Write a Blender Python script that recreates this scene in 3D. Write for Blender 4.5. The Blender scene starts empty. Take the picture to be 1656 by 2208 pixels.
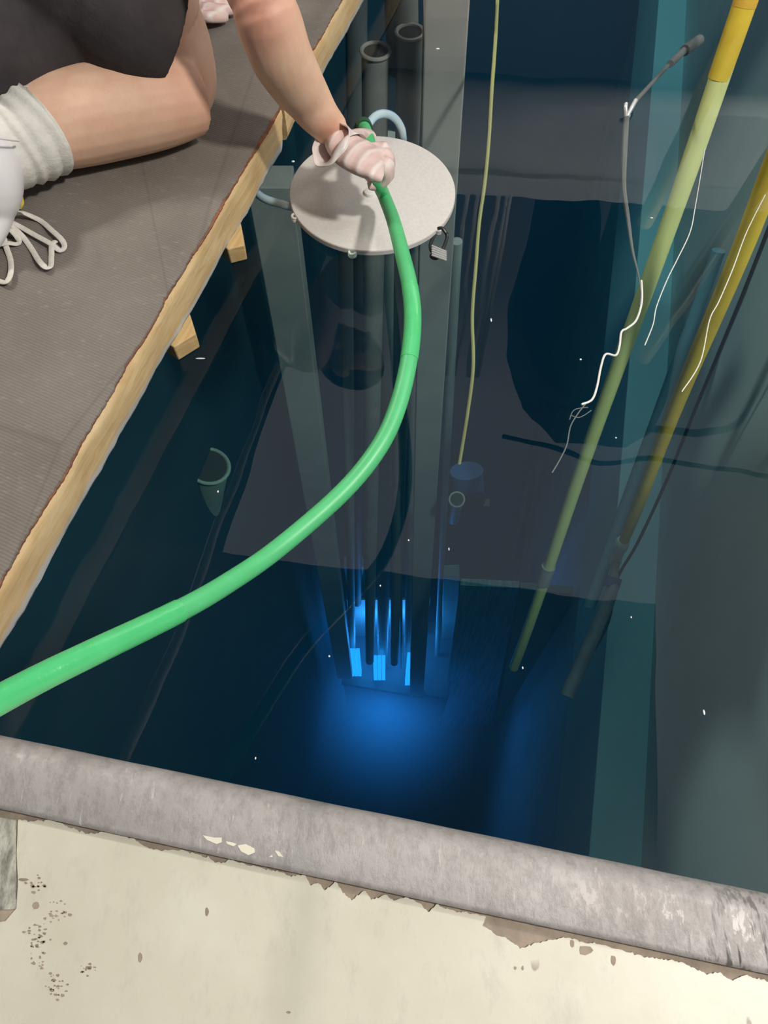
import bpy, bmesh, math, random
from mathutils import Vector, noise, geometry
random.seed(7)
D = bpy.data
sc = bpy.context.scene
C = sc.collection
PI = math.pi

# ------------------------------------------------------------------ camera, world, lights, exposure
CAM_H = 1.02                       # metres above the water (z = 0)
F = 1658.0                         # focal length in pixels of a 1656 px wide frame
T = math.radians(27.6)             # camera tilted 27.6 deg up from straight down
cam = D.cameras.new('camera'); cam.sensor_fit = 'HORIZONTAL'; cam.sensor_width = 36.0
cam.lens = F / 1656 * 36.0; cam.clip_start = 0.02; cam.clip_end = 200
cam_o = D.objects.new('camera', cam); C.objects.link(cam_o)
cam_o.location = (0, 0, CAM_H); cam_o.rotation_euler = (T, 0, 0); sc.camera = cam_o

w = D.worlds.new('room_light'); sc.world = w; w.use_nodes = True
nt = w.node_tree; nt.nodes.clear()
wo = nt.nodes.new('ShaderNodeOutputWorld'); wb = nt.nodes.new('ShaderNodeBackground')
tc = nt.nodes.new('ShaderNodeTexCoord'); sp = nt.nodes.new('ShaderNodeSeparateXYZ')
rp = nt.nodes.new('ShaderNodeValToRGB')
nt.links.new(tc.outputs['Generated'], sp.inputs[0]); nt.links.new(sp.outputs['Z'], rp.inputs[0])
nt.links.new(rp.outputs[0], wb.inputs[0]); nt.links.new(wb.outputs[0], wo.inputs[0])
cr = rp.color_ramp; cr.elements[0].position = 0.0; cr.elements[0].color = (.10, .11, .12, 1)
cr.elements[1].position = 1.0; cr.elements[1].color = (.33, .32, .31, 1)
for p_, c_ in ((.55, (.14, .15, .16, 1)), (.72, (.50, .49, .48, 1)), (.80, (1.26, 1.22, 1.2, 1)), (.93, (1.26, 1.22, 1.2, 1)), (.97, (.35, .34, .33, 1))):
    e = cr.elements.new(p_); e.color = c_
wb.inputs['Strength'].default_value = 1.0

def area(name, loc, target, size, power, color, sy=None):
    l = D.lights.new(name, 'AREA'); l.energy = power; l.size = size; l.color = color
    if sy: l.shape = 'RECTANGLE'; l.size_y = sy
    o = D.objects.new(name, l); C.objects.link(o); o.location = loc
    o.rotation_euler = (Vector(target) - Vector(loc)).to_track_quat('-Z', 'Y').to_euler()
    return o
area('ceiling_lamp', (-1.9, 2.1, 2.5), (0, .9, 0), .25, 42, (1.0, .95, .86))
area('ceiling_lamp', (1.4, -.05, 2.5), (0, .9, 0), .2, 62, (1.0, .96, .88))
area('ceiling_lamp', (3.6, 1.2, 3.6), (0, 1.2, -1), 1.0, 40, (.95, .97, 1.0))
sl = D.lights.new('girder_fill', 'SPOT'); sl.energy = 420; sl.spot_size = math.radians(62); sl.spot_blend = 1.0; sl.shadow_soft_size = .12; sl.color = (1.0, .97, .92)  # added spot that brightens the girder for its reflection
so = D.objects.new('girder_fill', sl); C.objects.link(so); so.location = (1.9, 1.3, .6)
so.rotation_euler = (Vector((.8, 2.7, .85)) - Vector(so.location)).to_track_quat('-Z', 'Y').to_euler()

sc.view_settings.view_transform = 'Standard'; sc.view_settings.look = 'None'
sc.view_settings.exposure = 0.0; sc.view_settings.gamma = 1.0
try: sc.view_settings.use_curve_mapping = False
except Exception: pass
cy = sc.cycles
cy.use_denoising = True
cy.max_bounces = 8; cy.diffuse_bounces = 3; cy.glossy_bounces = 3; cy.transmission_bounces = 4
cy.transparent_max_bounces = 24; cy.volume_bounces = 0
cy.caustics_reflective = False; cy.caustics_refractive = False
cy.sample_clamp_indirect = 4.0
cy.volume_step_rate = 1.0; cy.volume_max_steps = 256

# ------------------------------------------------------------------ geometry helpers
cT, sT = math.cos(T), math.sin(T)
def ray(px, py):                    # direction of a sight line through a point of the photograph
    a, b, c = px - 828.0, 1104.0 - py, -F
    return Vector((a, cT * b - sT * c, sT * b + cT * c))
CAMV = Vector((0, 0, CAM_H))
def P(px, py, z):                   # where that line meets the level z
    r = ray(px, py); return CAMV + r * ((z - CAM_H) / r.z)
def Q(px, py, y):                   # where it meets the upright plane Y = y
    r = ray(px, py); return CAMV + r * (y / r.y)
def ZC(px, py, d):                  # the point at depth d
    return CAMV + ray(px, py) * (d / F)

def catmull(pts, n):
    pts = [Vector(p) for p in pts]; out = []
    for i in range(len(pts) - 1):
        p0 = pts[max(i - 1, 0)]; p1 = pts[i]; p2 = pts[i + 1]; p3 = pts[min(i + 2, len(pts) - 1)]
        for k in range(n):
            t = k / n
            out.append(.5 * ((2 * p1) + (p2 - p0) * t + (2 * p0 - 5 * p1 + 4 * p2 - p3) * t * t + (3 * p1 - p0 - 3 * p2 + p3) * t ** 3))
    out.append(pts[-1]); return out
def cat1(vals, n):
    return [v.x for v in catmull([Vector((v, 0, 0)) for v in vals], n)]

class MB:
    def __init__(s): s.v = []; s.f = []
    def add(s, v, f):
        b = len(s.v); s.v += [Vector(x) for x in v]; s.f += [tuple(b + i for i in q) for q in f]; return s
    def tube(s, pts, rad, seg=16, cap=True, side=None, n=0, closed=False, wob=None):
        """round or elliptical tube along pts; rad is a number, or one number / (rx, ry) per point"""
        pts = [Vector(p) for p in pts]
        if not isinstance(rad, (list, tuple)): rad = [rad] * len(pts)
        rad = [r if isinstance(r, (list, tuple)) else (r, r) for r in rad]
        if n:
            rx = cat1([r[0] for r in rad], n); ry = cat1([r[1] for r in rad], n)
            pts = catmull(pts, n); rad = list(zip(rx, ry))
        m = len(pts); tg = []
        for i in range(m):
            if closed: d = pts[(i + 1) % m] - pts[i - 1]
            else: d = pts[min(i + 1, m - 1)] - pts[max(i - 1, 0)]
            tg.append(d.normalized())
        if side is None:
            a = Vector((0, 0, 1)) if abs(tg[0].z) < .9 else Vector((1, 0, 0))
            sd = (a - tg[0] * a.dot(tg[0])).normalized()
        else: sd = Vector(side)
        V = []; Fc = []
        for i in range(m):
            sd2 = sd - tg[i] * sd.dot(tg[i])
            if side is None: sd = sd2.normalized(); a = sd
            else: a = sd2.normalized()
            b = tg[i].cross(a)
            for k in range(seg):
                th = 2 * PI * k / seg
                g = 1.0 if wob is None else wob(i / max(m - 1, 1), th)
                V.append(pts[i] + (a * math.cos(th) * rad[i][0] + b * math.sin(th) * rad[i][1]) * g)
        R = m if closed else m - 1
        for i in range(R):
            for k in range(seg):
                i2 = (i + 1) % m
                Fc.append((i * seg + k, i * seg + (k + 1) % seg, i2 * seg + (k + 1) % seg, i2 * seg + k))
        if cap and not closed:
            Fc.append(tuple(range(seg - 1, -1, -1))); Fc.append(tuple((m - 1) * seg + k for k in range(seg)))
        return s.add(V, Fc)
    def ball(s, c, r, ax=None, nu=16, nv=10):
        if not isinstance(r, (list, tuple)): r = (r, r, r)
        ax = ax or (Vector((1, 0, 0)), Vector((0, 1, 0)), Vector((0, 0, 1)))
        c = Vector(c); V = [c + ax[2] * r[2]]; Fc = []
        for j in range(1, nv):
            ph = PI * j / nv
            for k in range(nu):
                th = 2 * PI * k / nu
                V.append(c + ax[0] * r[0] * math.sin(ph) * math.cos(th) + ax[1] * r[1] * math.sin(ph) * math.sin(th) + ax[2] * r[2] * math.cos(ph))
        V.append(c - ax[2] * r[2]); L = len(V) - 1
        for k in range(nu): Fc.append((0, 1 + k, 1 + (k + 1) % nu))
        for j in range(nv - 2):
            for k in range(nu):
                a = 1 + j * nu + k; b = 1 + j * nu + (k + 1) % nu
                Fc.append((a, a + nu, b + nu, b))
        for k in range(nu): Fc.append((L, 1 + (nv - 2) * nu + (k + 1) % nu, 1 + (nv - 2) * nu + k))
        return s.add(V, Fc)
    def hexa(s, b4, t4):                # eight corners: four below, four above, same order
        return s.add(list(b4) + list(t4), [(3, 2, 1, 0), (4, 5, 6, 7), (0, 1, 5, 4), (1, 2, 6, 5), (2, 3, 7, 6), (3, 0, 4, 7)])
    def box(s, c, hx, hy, hz, ax=None):
        ax = ax or (Vector((1, 0, 0)), Vector((0, 1, 0)), Vector((0, 0, 1))); c = Vector(c)
        q = lambda i, j, k: c + ax[0] * hx * i + ax[1] * hy * j + ax[2] * hz * k
        return s.hexa([q(-1, -1, -1), q(1, -1, -1), q(1, 1, -1), q(-1, 1, -1)], [q(-1, -1, 1), q(1, -1, 1), q(1, 1, 1), q(-1, 1, 1)])
    def beam(s, a, b, wx, wy, side=Vector((1, 0, 0))):   # rectangular bar from a to b
        a = Vector(a); b = Vector(b); t = (b - a).normalized()
        u = (Vector(side) - t * Vector(side).dot(t)).normalized(); v = t.cross(u)
        if not isinstance(wx, tuple): wx = (wx, wx)
        r = lambda c, w: [c - u * w / 2 - v * wy / 2, c + u * w / 2 - v * wy / 2, c + u * w / 2 + v * wy / 2, c - u * w / 2 + v * wy / 2]
        return s.hexa(r(a, wx[0]), r(b, wx[1]))
    def slab(s, poly, z0, z1):          # an outline in plan with real thickness
        n = len(poly); V = [Vector((p[0], p[1], z1)) for p in poly] + [Vector((p[0], p[1], z0)) for p in poly]
        tri = geometry.tessellate_polygon([[Vector((p[0], p[1], 0)) for p in poly]])
        Fc = [tuple(t) for t in tri] + [tuple(n + i for i in reversed(t)) for t in tri]
        Fc += [(i, (i + 1) % n, n + (i + 1) % n, n + i) for i in range(n)]
        return s.add(V, Fc)

def rootloc(o):
    while o.parent: o = o.parent
    return Vector(o.location)
def build(name, mb, m, parent=None, smooth=True, bevel=0, origin=None, angle=40, sub=0):
    if parent is not None: org = rootloc(parent)
    elif origin is not None: org = Vector(origin)
    else:
        n = len(mb.v); org = sum(mb.v, Vector()) / n; org.z = min(v.z for v in mb.v)
    me = D.meshes.new(name); me.from_pydata([tuple(v - org) for v in mb.v], [], mb.f)
    bm = bmesh.new(); bm.from_mesh(me); bmesh.ops.recalc_face_normals(bm, faces=bm.faces); bm.to_mesh(me); bm.free()
    me.validate(); me.materials.append(m)
    o = D.objects.new(name, me); C.objects.link(o)
    if parent is not None: o.parent = parent
    else: o.location = org
    if bevel:
        b = o.modifiers.new('bevel', 'BEVEL'); b.width = bevel; b.segments = 2; b.limit_method = 'ANGLE'
    if sub:
        b = o.modifiers.new('sub', 'SUBSURF'); b.levels = sub; b.render_levels = sub
    if smooth:
        me.polygons.foreach_set('use_smooth', [True] * len(me.polygons))
        me.set_sharp_from_angle(angle=math.radians(angle)); me.update()
    return o
def fuse(name, mb, m, parent, voxel, it=6, origin=None):   # one continuous skin out of overlapping limbs
    o = build(name, mb, m, parent, smooth=False, origin=origin)
    r = o.modifiers.new('r', 'REMESH'); r.mode = 'VOXEL'; r.voxel_size = voxel; r.use_smooth_shade = True
    s = o.modifiers.new('s', 'SMOOTH'); s.factor = .5; s.iterations = it
    dg = bpy.context.evaluated_depsgraph_get(); dg.update()
    me = D.meshes.new_from_object(o.evaluated_get(dg)); o.modifiers.clear()
    old = o.data; o.data = me; D.meshes.remove(old); me.name = name
    if not me.materials: me.materials.append(m)
    me.polygons.foreach_set('use_smooth', [True] * len(me.polygons))
    return o
def thing(name, label, cat, loc, group=None):
    o = D.objects.new(name, None); o.empty_display_size = .05; C.objects.link(o); o.location = loc
    return tag(o, label, cat, group)
def tag(o, label, cat, group=None, kind=None):
    o['label'] = label; o['category'] = cat
    if group: o['group'] = group
    if kind: o['kind'] = kind
    return o
def struct(o, label=None):
    o['kind'] = 'structure'
    if label: o['label'] = label
    return o

# ------------------------------------------------------------------ materials
def new_mat(name):
    m = D.materials.new(name); m.use_nodes = True; n = m.node_tree
    return m, n, n.nodes['Principled BSDF'], n.nodes['Material Output']
def nd(n, t, **kw):
    x = n.nodes.new(t)
    for k, v in kw.items():
        if k.startswith('i_'):
            key = k[2:]; x.inputs[int(key) if key.isdigit() else key.replace('_', ' ')].default_value = v
        else: setattr(x, k, v)
    return x
def coords(n, scale=(1, 1, 1), rot=(0, 0, 0), kind='Object'):
    t = nd(n, 'ShaderNodeTexCoord'); mp = nd(n, 'ShaderNodeMapping')
    mp.inputs['Scale'].default_value = scale; mp.inputs['Rotation'].default_value = rot
    n.links.new(t.outputs[kind], mp.inputs[0]); return mp.outputs[0]
def ramp(n, src, stops):
    r = nd(n, 'ShaderNodeValToRGB'); e = r.color_ramp.elements
    e[0].position, e[0].color = stops[0][0], (*stops[0][1], 1)
    e[1].position, e[1].color = stops[-1][0], (*stops[-1][1], 1)
    for p, c in stops[1:-1]:
        q = e.new(p); q.color = (*c, 1)
    n.links.new(src, r.inputs[0]); return r.outputs[0]
def noi(n, vec, scale, detail=4, rough=.55, dist=0):
    x = nd(n, 'ShaderNodeTexNoise'); x.inputs['Scale'].default_value = scale; x.inputs['Detail'].default_value = detail
    x.inputs['Roughness'].default_value = rough; x.inputs['Distortion'].default_value = dist
    n.links.new(vec, x.inputs['Vector']); return x.outputs['Fac']
def mix(n, fac, a, b, mode='MIX'):
    x = nd(n, 'ShaderNodeMix', data_type='RGBA', blend_type=mode)
    if isinstance(fac, (int, float)): x.inputs[0].default_value = fac
    else: n.links.new(fac, x.inputs[0])
    for i, s in ((6, a), (7, b)):
        if isinstance(s, tuple): x.inputs[i].default_value = (*s, 1)
        else: n.links.new(s, x.inputs[i])
    return x.outputs[2]
def bump(n, b, h, strength, dist):
    x = nd(n, 'ShaderNodeBump'); x.inputs['Strength'].default_value = strength; x.inputs['Distance'].default_value = dist
    n.links.new(h, x.inputs['Height']); n.links.new(x.outputs[0], b.inputs['Normal']); return x
def math_(n, op, a, b=None):
    x = nd(n, 'ShaderNodeMath', operation=op)
    for i, s in ((0, a), (1, b)):
        if s is None: continue
        if isinstance(s, (int, float)): x.inputs[i].default_value = s
        else: n.links.new(s, x.inputs[i])
    return x.outputs[0]
def M(name, col, rough=.6, metal=0, var=None, scale=20, bmp=0, bscale=80, spec=.5, stretch=(1, 1, 1)):
    m, n, b, o = new_mat(name)
    b.inputs['Roughness'].default_value = rough; b.inputs['Metallic'].default_value = metal
    b.inputs['Specular IOR Level'].default_value = spec
    b.inputs['Base Color'].default_value = (*col, 1)
    if var:
        v = coords(n, stretch)
        n.links.new(ramp(n, noi(n, v, scale), [(.35, col), (.65, var)]), b.inputs['Base Color'])
    if bmp:
        bump(n, b, noi(n, coords(n, stretch), bscale), .6, bmp)
    return m

# rubber mat with fine ribs
EDGE_A, EDGE_B = P(600, 230, .12), P(0, 1250, .12)
U = (EDGE_A - EDGE_B).normalized()                 # along the platform edge, away from the camera
N = Vector((U.y, -U.x, 0))                         # towards the pool
edge_ang = math.atan2(U.y, U.x)
def mat_rubber():
    m, n, b, o = new_mat('ribbed_rubber')
    v = coords(n, (1, 1, 1), (0, 0, -(edge_ang + math.radians(82))))
    wv = nd(n, 'ShaderNodeTexWave', wave_type='BANDS', bands_direction='Y', wave_profile='SIN')
    wv.inputs['Scale'].default_value = 66; wv.inputs['Distortion'].default_value = .7; wv.inputs['Detail'].default_value = 1
    wv.inputs['Detail Scale'].default_value = .3
    n.links.new(v, wv.inputs['Vector'])
    big = ramp(n, noi(n, v, 4.5, 5, .6), [(.3, (.175, .150, .128)), (.7, (.245, .216, .19))])
    dust = ramp(n, noi(n, coords(n, (1, 2.2, 1)), 60, 6, .7), [(.56, (0, 0, 0)), (.72, (1, 1, 1))])
    c1 = mix(n, .22, big, mix(n, wv.outputs['Fac'], (.09, .08, .07), (.26, .235, .21)), 'MIX')
    sc_ = nd(n, 'ShaderNodeTexVoronoi', feature='DISTANCE_TO_EDGE'); sc_.inputs['Scale'].default_value = 5
    n.links.new(coords(n, (1, .35, 1), (0, 0, .6)), sc_.inputs['Vector'])
    cr_ = ramp(n, sc_.outputs['Distance'], [(.0, (.55, .55, .55)), (.012, (0, 0, 0))])
    c2 = mix(n, mix(n, .30, (0, 0, 0), dust), c1, (.42, .385, .345))
    c3 = mix(n, mix(n, .5, (0, 0, 0), cr_), c2, (.085, .075, .065))
    n.links.new(c3, b.inputs['Base Color']); b.inputs['Roughness'].default_value = .75
    b.inputs['Specular IOR Level'].default_value = .3
    bump(n, b, wv.outputs['Fac'], .35, .0012)
    return m
def mat_wood(name, c0, c1, c2, paint=False):
    m, n, b, o = new_mat(name)
    v = coords(n, (1, 1, 1), (0, 0, -edge_ang))
    st = nd(n, 'ShaderNodeMapping'); st.inputs['Scale'].default_value = (3, 26, 26); n.links.new(v, st.inputs[0])
    g = noi(n, st.outputs[0], 2.2, 6, .6, 1.2)
    st2 = nd(n, 'ShaderNodeMapping'); st2.inputs['Scale'].default_value = (14, 30, 22); n.links.new(v, st2.inputs[0])
    g2 = noi(n, st2.outputs[0], 1.0, 5, .65, .5)
    col = ramp(n, g, [(.28, c0), (.5, c1), (.72, c2)])
    col = mix(n, ramp(n, g2, [(.42, (0, 0, 0)), (.75, (.55, .55, .55))]), col, c0)
    if paint:
        sx = nd(n, 'ShaderNodeSeparateXYZ'); n.links.new(coords(n), sx.inputs[0])
        h = math_(n, 'ADD', sx.outputs['Z'], math_(n, 'MULTIPLY', math_(n, 'SUBTRACT', noi(n, v, 4.2, 4, .6), .5), .055))
        col = mix(n, ramp(n, h, [(.015, (1, 1, 1)), (.021, (0, 0, 0))]), col, (.62, .60, .57))
    n.links.new(col, b.inputs['Base Color']); b.inputs['Roughness'].default_value = .62
    bump(n, b, g2, .35, .003)
    return m
def mat_rim():
    m, n, b, o = new_mat('worn_grey_metal')
    v = coords(n)
    base = ramp(n, noi(n, v, 9, 6, .65), [(.3, (.36, .33, .32)), (.7, (.47, .44, .435))])
    pit = ramp(n, noi(n, coords(n, (1, .55, 1), (0, 0, .2)), 75, 7, .75), [(.36, (.0, .0, .0)), (.56, (1, 1, 1))])
    st = nd(n, 'ShaderNodeMapping'); st.inputs['Scale'].default_value = (1, .16, 1); st.inputs['Rotation'].default_value = (0, 0, .28); n.links.new(v, st.inputs[0])
    scr = ramp(n, noi(n, st.outputs[0], 150, 3, .6), [(.64, (0, 0, 0)), (.74, (1, 1, 1))])
    c = mix(n, mix(n, .45, (1, 1, 1), pit), (.19, .172, .16), base)
    c = mix(n, mix(n, .6, (0, 0, 0), scr), c, (.66, .64, .62))
    tcw = nd(n, 'ShaderNodeNewGeometry'); dd = nd(n, 'ShaderNodeVectorMath', operation='DISTANCE'); n.links.new(tcw.outputs['Position'], dd.inputs[0]); dd.inputs[1].default_value = P(1640, 2065, .1)
    near = ramp(n, dd.outputs['Value'], [(.015, (1, 1, 1)), (.10, (0, 0, 0))])
    bl = ramp(n, noi(n, st.outputs[0], 120, 3, .6), [(.50, (0, 0, 0)), (.60, (1, 1, 1))])
    c = mix(n, mix(n, 1.0, near, bl, 'MULTIPLY'), c, (.05, .045, .045))
    n.links.new(c, b.inputs['Base Color'])
    b.inputs['Roughness'].default_value = .48; b.inputs['Metallic'].default_value = .15
    bump(n, b, pit, .35, .0012)
    return m
def mat_paint():
    m, n, b, o = new_mat('cream_floor_paint')
    v = coords(n)
    base = ramp(n, noi(n, v, 7, 6, .65), [(.25, (.57, .535, .43)), (.7, (.66, .63, .525))])
    scuff = ramp(n, noi(n, coords(n, (1, .5, 1), (0, 0, .5)), 28, 9, .78), [(.53, (0, 0, 0)), (.68, (1, 1, 1))])
    vo = nd(n, 'ShaderNodeTexVoronoi'); vo.inputs['Scale'].default_value = 17; vo.inputs['Randomness'].default_value = 1
    ds = nd(n, 'ShaderNodeMapping'); ds.inputs['Scale'].default_value = (1, .6, 1); n.links.new(v, ds.inputs[0]); n.links.new(ds.outputs[0], vo.inputs['Vector'])
    chip = ramp(n, math_(n, 'ADD', vo.outputs['Distance'], math_(n, 'MULTIPLY', noi(n, v, 90, 3), .06)), [(.10, (1, 1, 1)), (.12, (0, 0, 0))])
    gate = ramp(n, noi(n, v, 11, 2), [(.50, (0, 0, 0)), (.56, (1, 1, 1))])
    c = mix(n, mix(n, .5, (0, 0, 0), scuff), base, (.47, .44, .36))
    c = mix(n, mix(n, 1.0, chip, gate, 'MULTIPLY'), c, (.30, .255, .20))
    n.links.new(c, b.inputs['Base Color']); b.inputs['Roughness'].default_value = .42
    bump(n, b, noi(n, v, 14, 4), .25, .004)
    return m
def mat_skin(spots):
    m, n, b, o = new_mat('skin')
    v = coords(n)
    c = ramp(n, noi(n, v, 26, 5, .6), [(.3, (.76, .46, .32)), (.7, (.84, .55, .40))])
    geo = nd(n, 'ShaderNodeTexCoord')
    for p, r, k in spots:
        d = nd(n, 'ShaderNodeVectorMath', operation='DISTANCE'); n.links.new(geo.outputs['Object'], d.inputs[0]); d.inputs[1].default_value = p
        f = ramp(n, math_(n, 'DIVIDE', d.outputs['Value'], r), [(.25, (k, k, k)), (1.0, (0, 0, 0))])
        c = mix(n, f, c, (.56, .20, .15))
    hair = ramp(n, noi(n, coords(n, (3, 1, 1), (0, .3, .9)), 240, 3, .7), [(.60, (0, 0, 0)), (.72, (.22, .22, .22))])
    c = mix(n, hair, c, (.30, .17, .11))
    n.links.new(c, b.inputs['Base Color']); b.inputs['Roughness'].default_value = .5
    b.inputs['Subsurface Weight'].default_value = .08; b.inputs['Subsurface Radius'].default_value = (.012, .005, .003)
    b.inputs['Specular IOR Level'].default_value = .35
    bump(n, b, noi(n, v, 160, 3), .15, .001)
    return m
def mat_glove():
    m, n, b, o = new_mat('thin_latex')
    v = coords(n, (1, 1, 1), (0, 0, .55))
    wv = nd(n, 'ShaderNodeTexWave', wave_type='BANDS', bands_direction='X'); wv.inputs['Scale'].default_value = 13
    wv.inputs['Distortion'].default_value = 3.0; wv.inputs['Detail'].default_value = 2; wv.inputs['Detail Scale'].default_value = 1.1
    n.links.new(v, wv.inputs['Vector'])
    c = ramp(n, noi(n, v, 38, 4, .6), [(.3, (.72, .49, .45)), (.7, (.78, .60, .56))])
    ridge = ramp(n, wv.outputs['Fac'], [(.72, (0, 0, 0)), (.98, (.6, .6, .6))])
    c = mix(n, ridge, c, (.85, .78, .74))
    n.links.new(c, b.inputs['Base Color']); b.inputs['Roughness'].default_value = .42
    b.inputs['Subsurface Weight'].default_value = .1; b.inputs['Subsurface Radius'].default_value = (.01, .005, .004)
    bump(n, b, wv.outputs['Fac'], .5, .004)
    return m
def mat_fabric(name, c0, c1, scale, freq=None, bdist=.001):
    m, n, b, o = new_mat(name)
    v = coords(n)
    n.links.new(ramp(n, noi(n, v, scale, 5), [(.3, c0), (.7, c1)]), b.inputs['Base Color'])
    b.inputs['Roughness'].default_value = .9; b.inputs['Specular IOR Level'].default_value = .2
    bump(n, b, noi(n, v, freq or scale * 3, 4), .5, bdist)
    return m
def mat_translucent_tube():
    m, n, b, o = new_mat('clear_plastic_tube')
    lw = nd(n, 'ShaderNodeLayerWeight'); lw.inputs['Blend'].default_value = .45
    n.links.new(ramp(n, lw.outputs['Facing'], [(.1, (.66, .80, .80)), (.55, (.50, .70, .84)), (.95, (.25, .42, .85))]), b.inputs['Base Color'])
    b.inputs['Roughness'].default_value = .2; b.inputs['Alpha'].default_value = .82
    b.inputs['Coat Weight'].default_value = .4
    return m
def emis(name, col, s):
    m, n, b, o = new_mat(name)
    b.inputs['Base Color'].default_value = (.02, .02, .03, 1); b.inputs['Emission Color'].default_value = (*col, 1)
    b.inputs['Emission Strength'].default_value = s
    return m
def mat_water():
    m, n, b, o = new_mat('pool_water'); n.nodes.remove(b)
    geo = nd(n, 'ShaderNodeNewGeometry')
    v = coords(n, (1, 1, 1), (0, 0, .2))
    st = nd(n, 'ShaderNodeMapping'); st.inputs['Scale'].default_value = (1, .45, 1); n.links.new(v, st.inputs[0])
    h = noi(n, st.outputs[0], 5.5, 2, .45)
    bp = nd(n, 'ShaderNodeBump'); bp.inputs['Strength'].default_value = 1; bp.inputs['Distance'].default_value = .0011
    n.links.new(h, bp.inputs['Height'])
    dt = nd(n, 'ShaderNodeVectorMath', operation='DOT_PRODUCT')
    n.links.new(geo.outputs['Incoming'], dt.inputs[0]); n.links.new(geo.outputs['Normal'], dt.inputs[1])
    c = math_(n, 'ABSOLUTE', dt.outputs['Value'])
    k = math_(n, 'POWER', math_(n, 'SUBTRACT', 1.0, c), 5.0)
    fr = math_(n, 'ADD', .0204, math_(n, 'MULTIPLY', k, .98))       # Schlick's reflectance of water
    tr = nd(n, 'ShaderNodeBsdfTransparent'); gl = nd(n, 'ShaderNodeBsdfAnisotropic')
    gl.inputs['Roughness'].default_value = 0.0; gl.inputs['Color'].default_value = (1, 1, 1, 1)
    n.links.new(bp.outputs[0], gl.inputs['Normal'])
    mx = nd(n, 'ShaderNodeMixShader'); n.links.new(fr, mx.inputs[0]); n.links.new(tr.outputs[0], mx.inputs[1]); n.links.new(gl.outputs[0], mx.inputs[2])
    n.links.new(mx.outputs[0], o.inputs['Surface'])
    ab = nd(n, 'ShaderNodeVolumeAbsorption'); ab.inputs['Color'].default_value = (.10, .74, .84, 1); ab.inputs['Density'].default_value = .22
    ss = nd(n, 'ShaderNodeVolumeScatter'); ss.inputs['Color'].default_value = (.04, .46, .95, 1); ss.inputs['Density'].default_value = .05
    ad = nd(n, 'ShaderNodeAddShader'); n.links.new(ab.outputs[0], ad.inputs[0]); n.links.new(ss.outputs[0], ad.inputs[1])
    n.links.new(ad.outputs[0], o.inputs['Volume'])
    return m
def mat_glow():
    m, n, b, o = new_mat('cherenkov_light'); n.nodes.remove(b)
    t = nd(n, 'ShaderNodeTexCoord')
    ln = nd(n, 'ShaderNodeVectorMath', operation='LENGTH'); n.links.new(t.outputs['Object'], ln.inputs[0])
    q = math_(n, 'MAXIMUM', math_(n, 'SUBTRACT', 1.0, ln.outputs['Value']), 0.0)
    den = math_(n, 'ADD', math_(n, 'MULTIPLY', math_(n, 'POWER', q, 3.2), .95), math_(n, 'MULTIPLY', math_(n, 'POWER', q, 1.3), .06))
    em = nd(n, 'ShaderNodeEmission'); em.inputs['Color'].default_value = (.035, .27, 1.0, 1); n.links.new(den, em.inputs['Strength'])
    n.links.new(em.outputs[0], o.inputs['Volume'])
    return m

RUBBER = mat_rubber(); RUST = M('rust_orange', (.33, .12, .05), .85, var=(.16, .07, .05), scale=60)
PLANK = mat_wood('raw_plank', (.52, .33, .15), (.70, .50, .26), (.78, .60, .36), paint=True)
BLOCK = mat_wood('raw_block', (.55, .34, .14), (.68, .47, .22), (.74, .56, .30))
PLY = M('dull_plywood', (.25, .19, .13), .8, var=(.17, .13, .09))
RIM = mat_rim(); PAINT = mat_paint()
CONC = M('bare_concrete', (.36, .29, .225), .85, var=(.25, .205, .16), scale=38, bmp=.004, bscale=60)
GRIT = M('grey_green_grit', (.50, .49, .42), .8, var=(.17, .155, .13), scale=70, bmp=.008, bscale=140, stretch=(1, .5, 1))
FLAKE = M('cream_flake', (.74, .70, .58), .5)
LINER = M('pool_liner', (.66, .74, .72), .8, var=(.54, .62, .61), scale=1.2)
LINER_SHADED = M('shaded_liner', (.008, .050, .072), .8, var=(.005, .036, .055), scale=1.2)  # darker copy of the liner, shade put into the colour
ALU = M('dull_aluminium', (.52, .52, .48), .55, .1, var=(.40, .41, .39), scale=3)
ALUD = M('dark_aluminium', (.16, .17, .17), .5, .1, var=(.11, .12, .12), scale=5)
PIPE = M('grey_pipe', (.42, .42, .38), .5, .1, var=(.30, .31, .29), scale=6)
BORE_SHADE = M('bore_shade_black', (.03, .035, .03), .8)  # near black that stands for shade inside tube mouths
TEALBOX = M('teal_panel', (.56, .76, .74), .7, var=(.28, .44, .44), scale=9, stretch=(6, 1, .3))
GREENBOX = M('green_panel', (.30, .40, .32), .7, var=(.24, .32, .26), scale=3)
BLUE = M('blue_plastic', (.05, .13, .34), .5)
YELLOW = M('yellow_enamel', (.82, .62, .06), .32, var=(.75, .52, .05), scale=12)
GREENPOLE = M('green_yellow_enamel', (.78, .84, .34), .35, var=(.72, .78, .32), scale=10)
TAPE = M('amber_tape', (.80, .50, .06), .5, var=(.70, .42, .06), scale=40)
STEEL = M('bright_steel', (.80, .80, .79), .3, .6)
WHITEPL = M('white_plastic', (.74, .71, .68), .45)
DISC = M('matt_white_plastic', (.76, .715, .685), .55, var=(.70, .66, .63), scale=160)
HOSE = M('green_rubber_hose', (.085, .50, .19), .42, var=(.095, .54, .21), scale=30)
HOSE_GLOSS = M('hose_sheen', (.08, .53, .19), .18, var=(.095, .57, .21), scale=30, bmp=.0008, bscale=160)
DKGREEN = M('dark_green_clamp', (.02, .10, .05), .4)
BLACK = M('black_rubber', (.015, .017, .018), .4)
WHITELINE = M('white_line', (.72, .72, .66), .5)
GREYCORD = M('grey_cord', (.13, .145, .145), .6)
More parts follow.
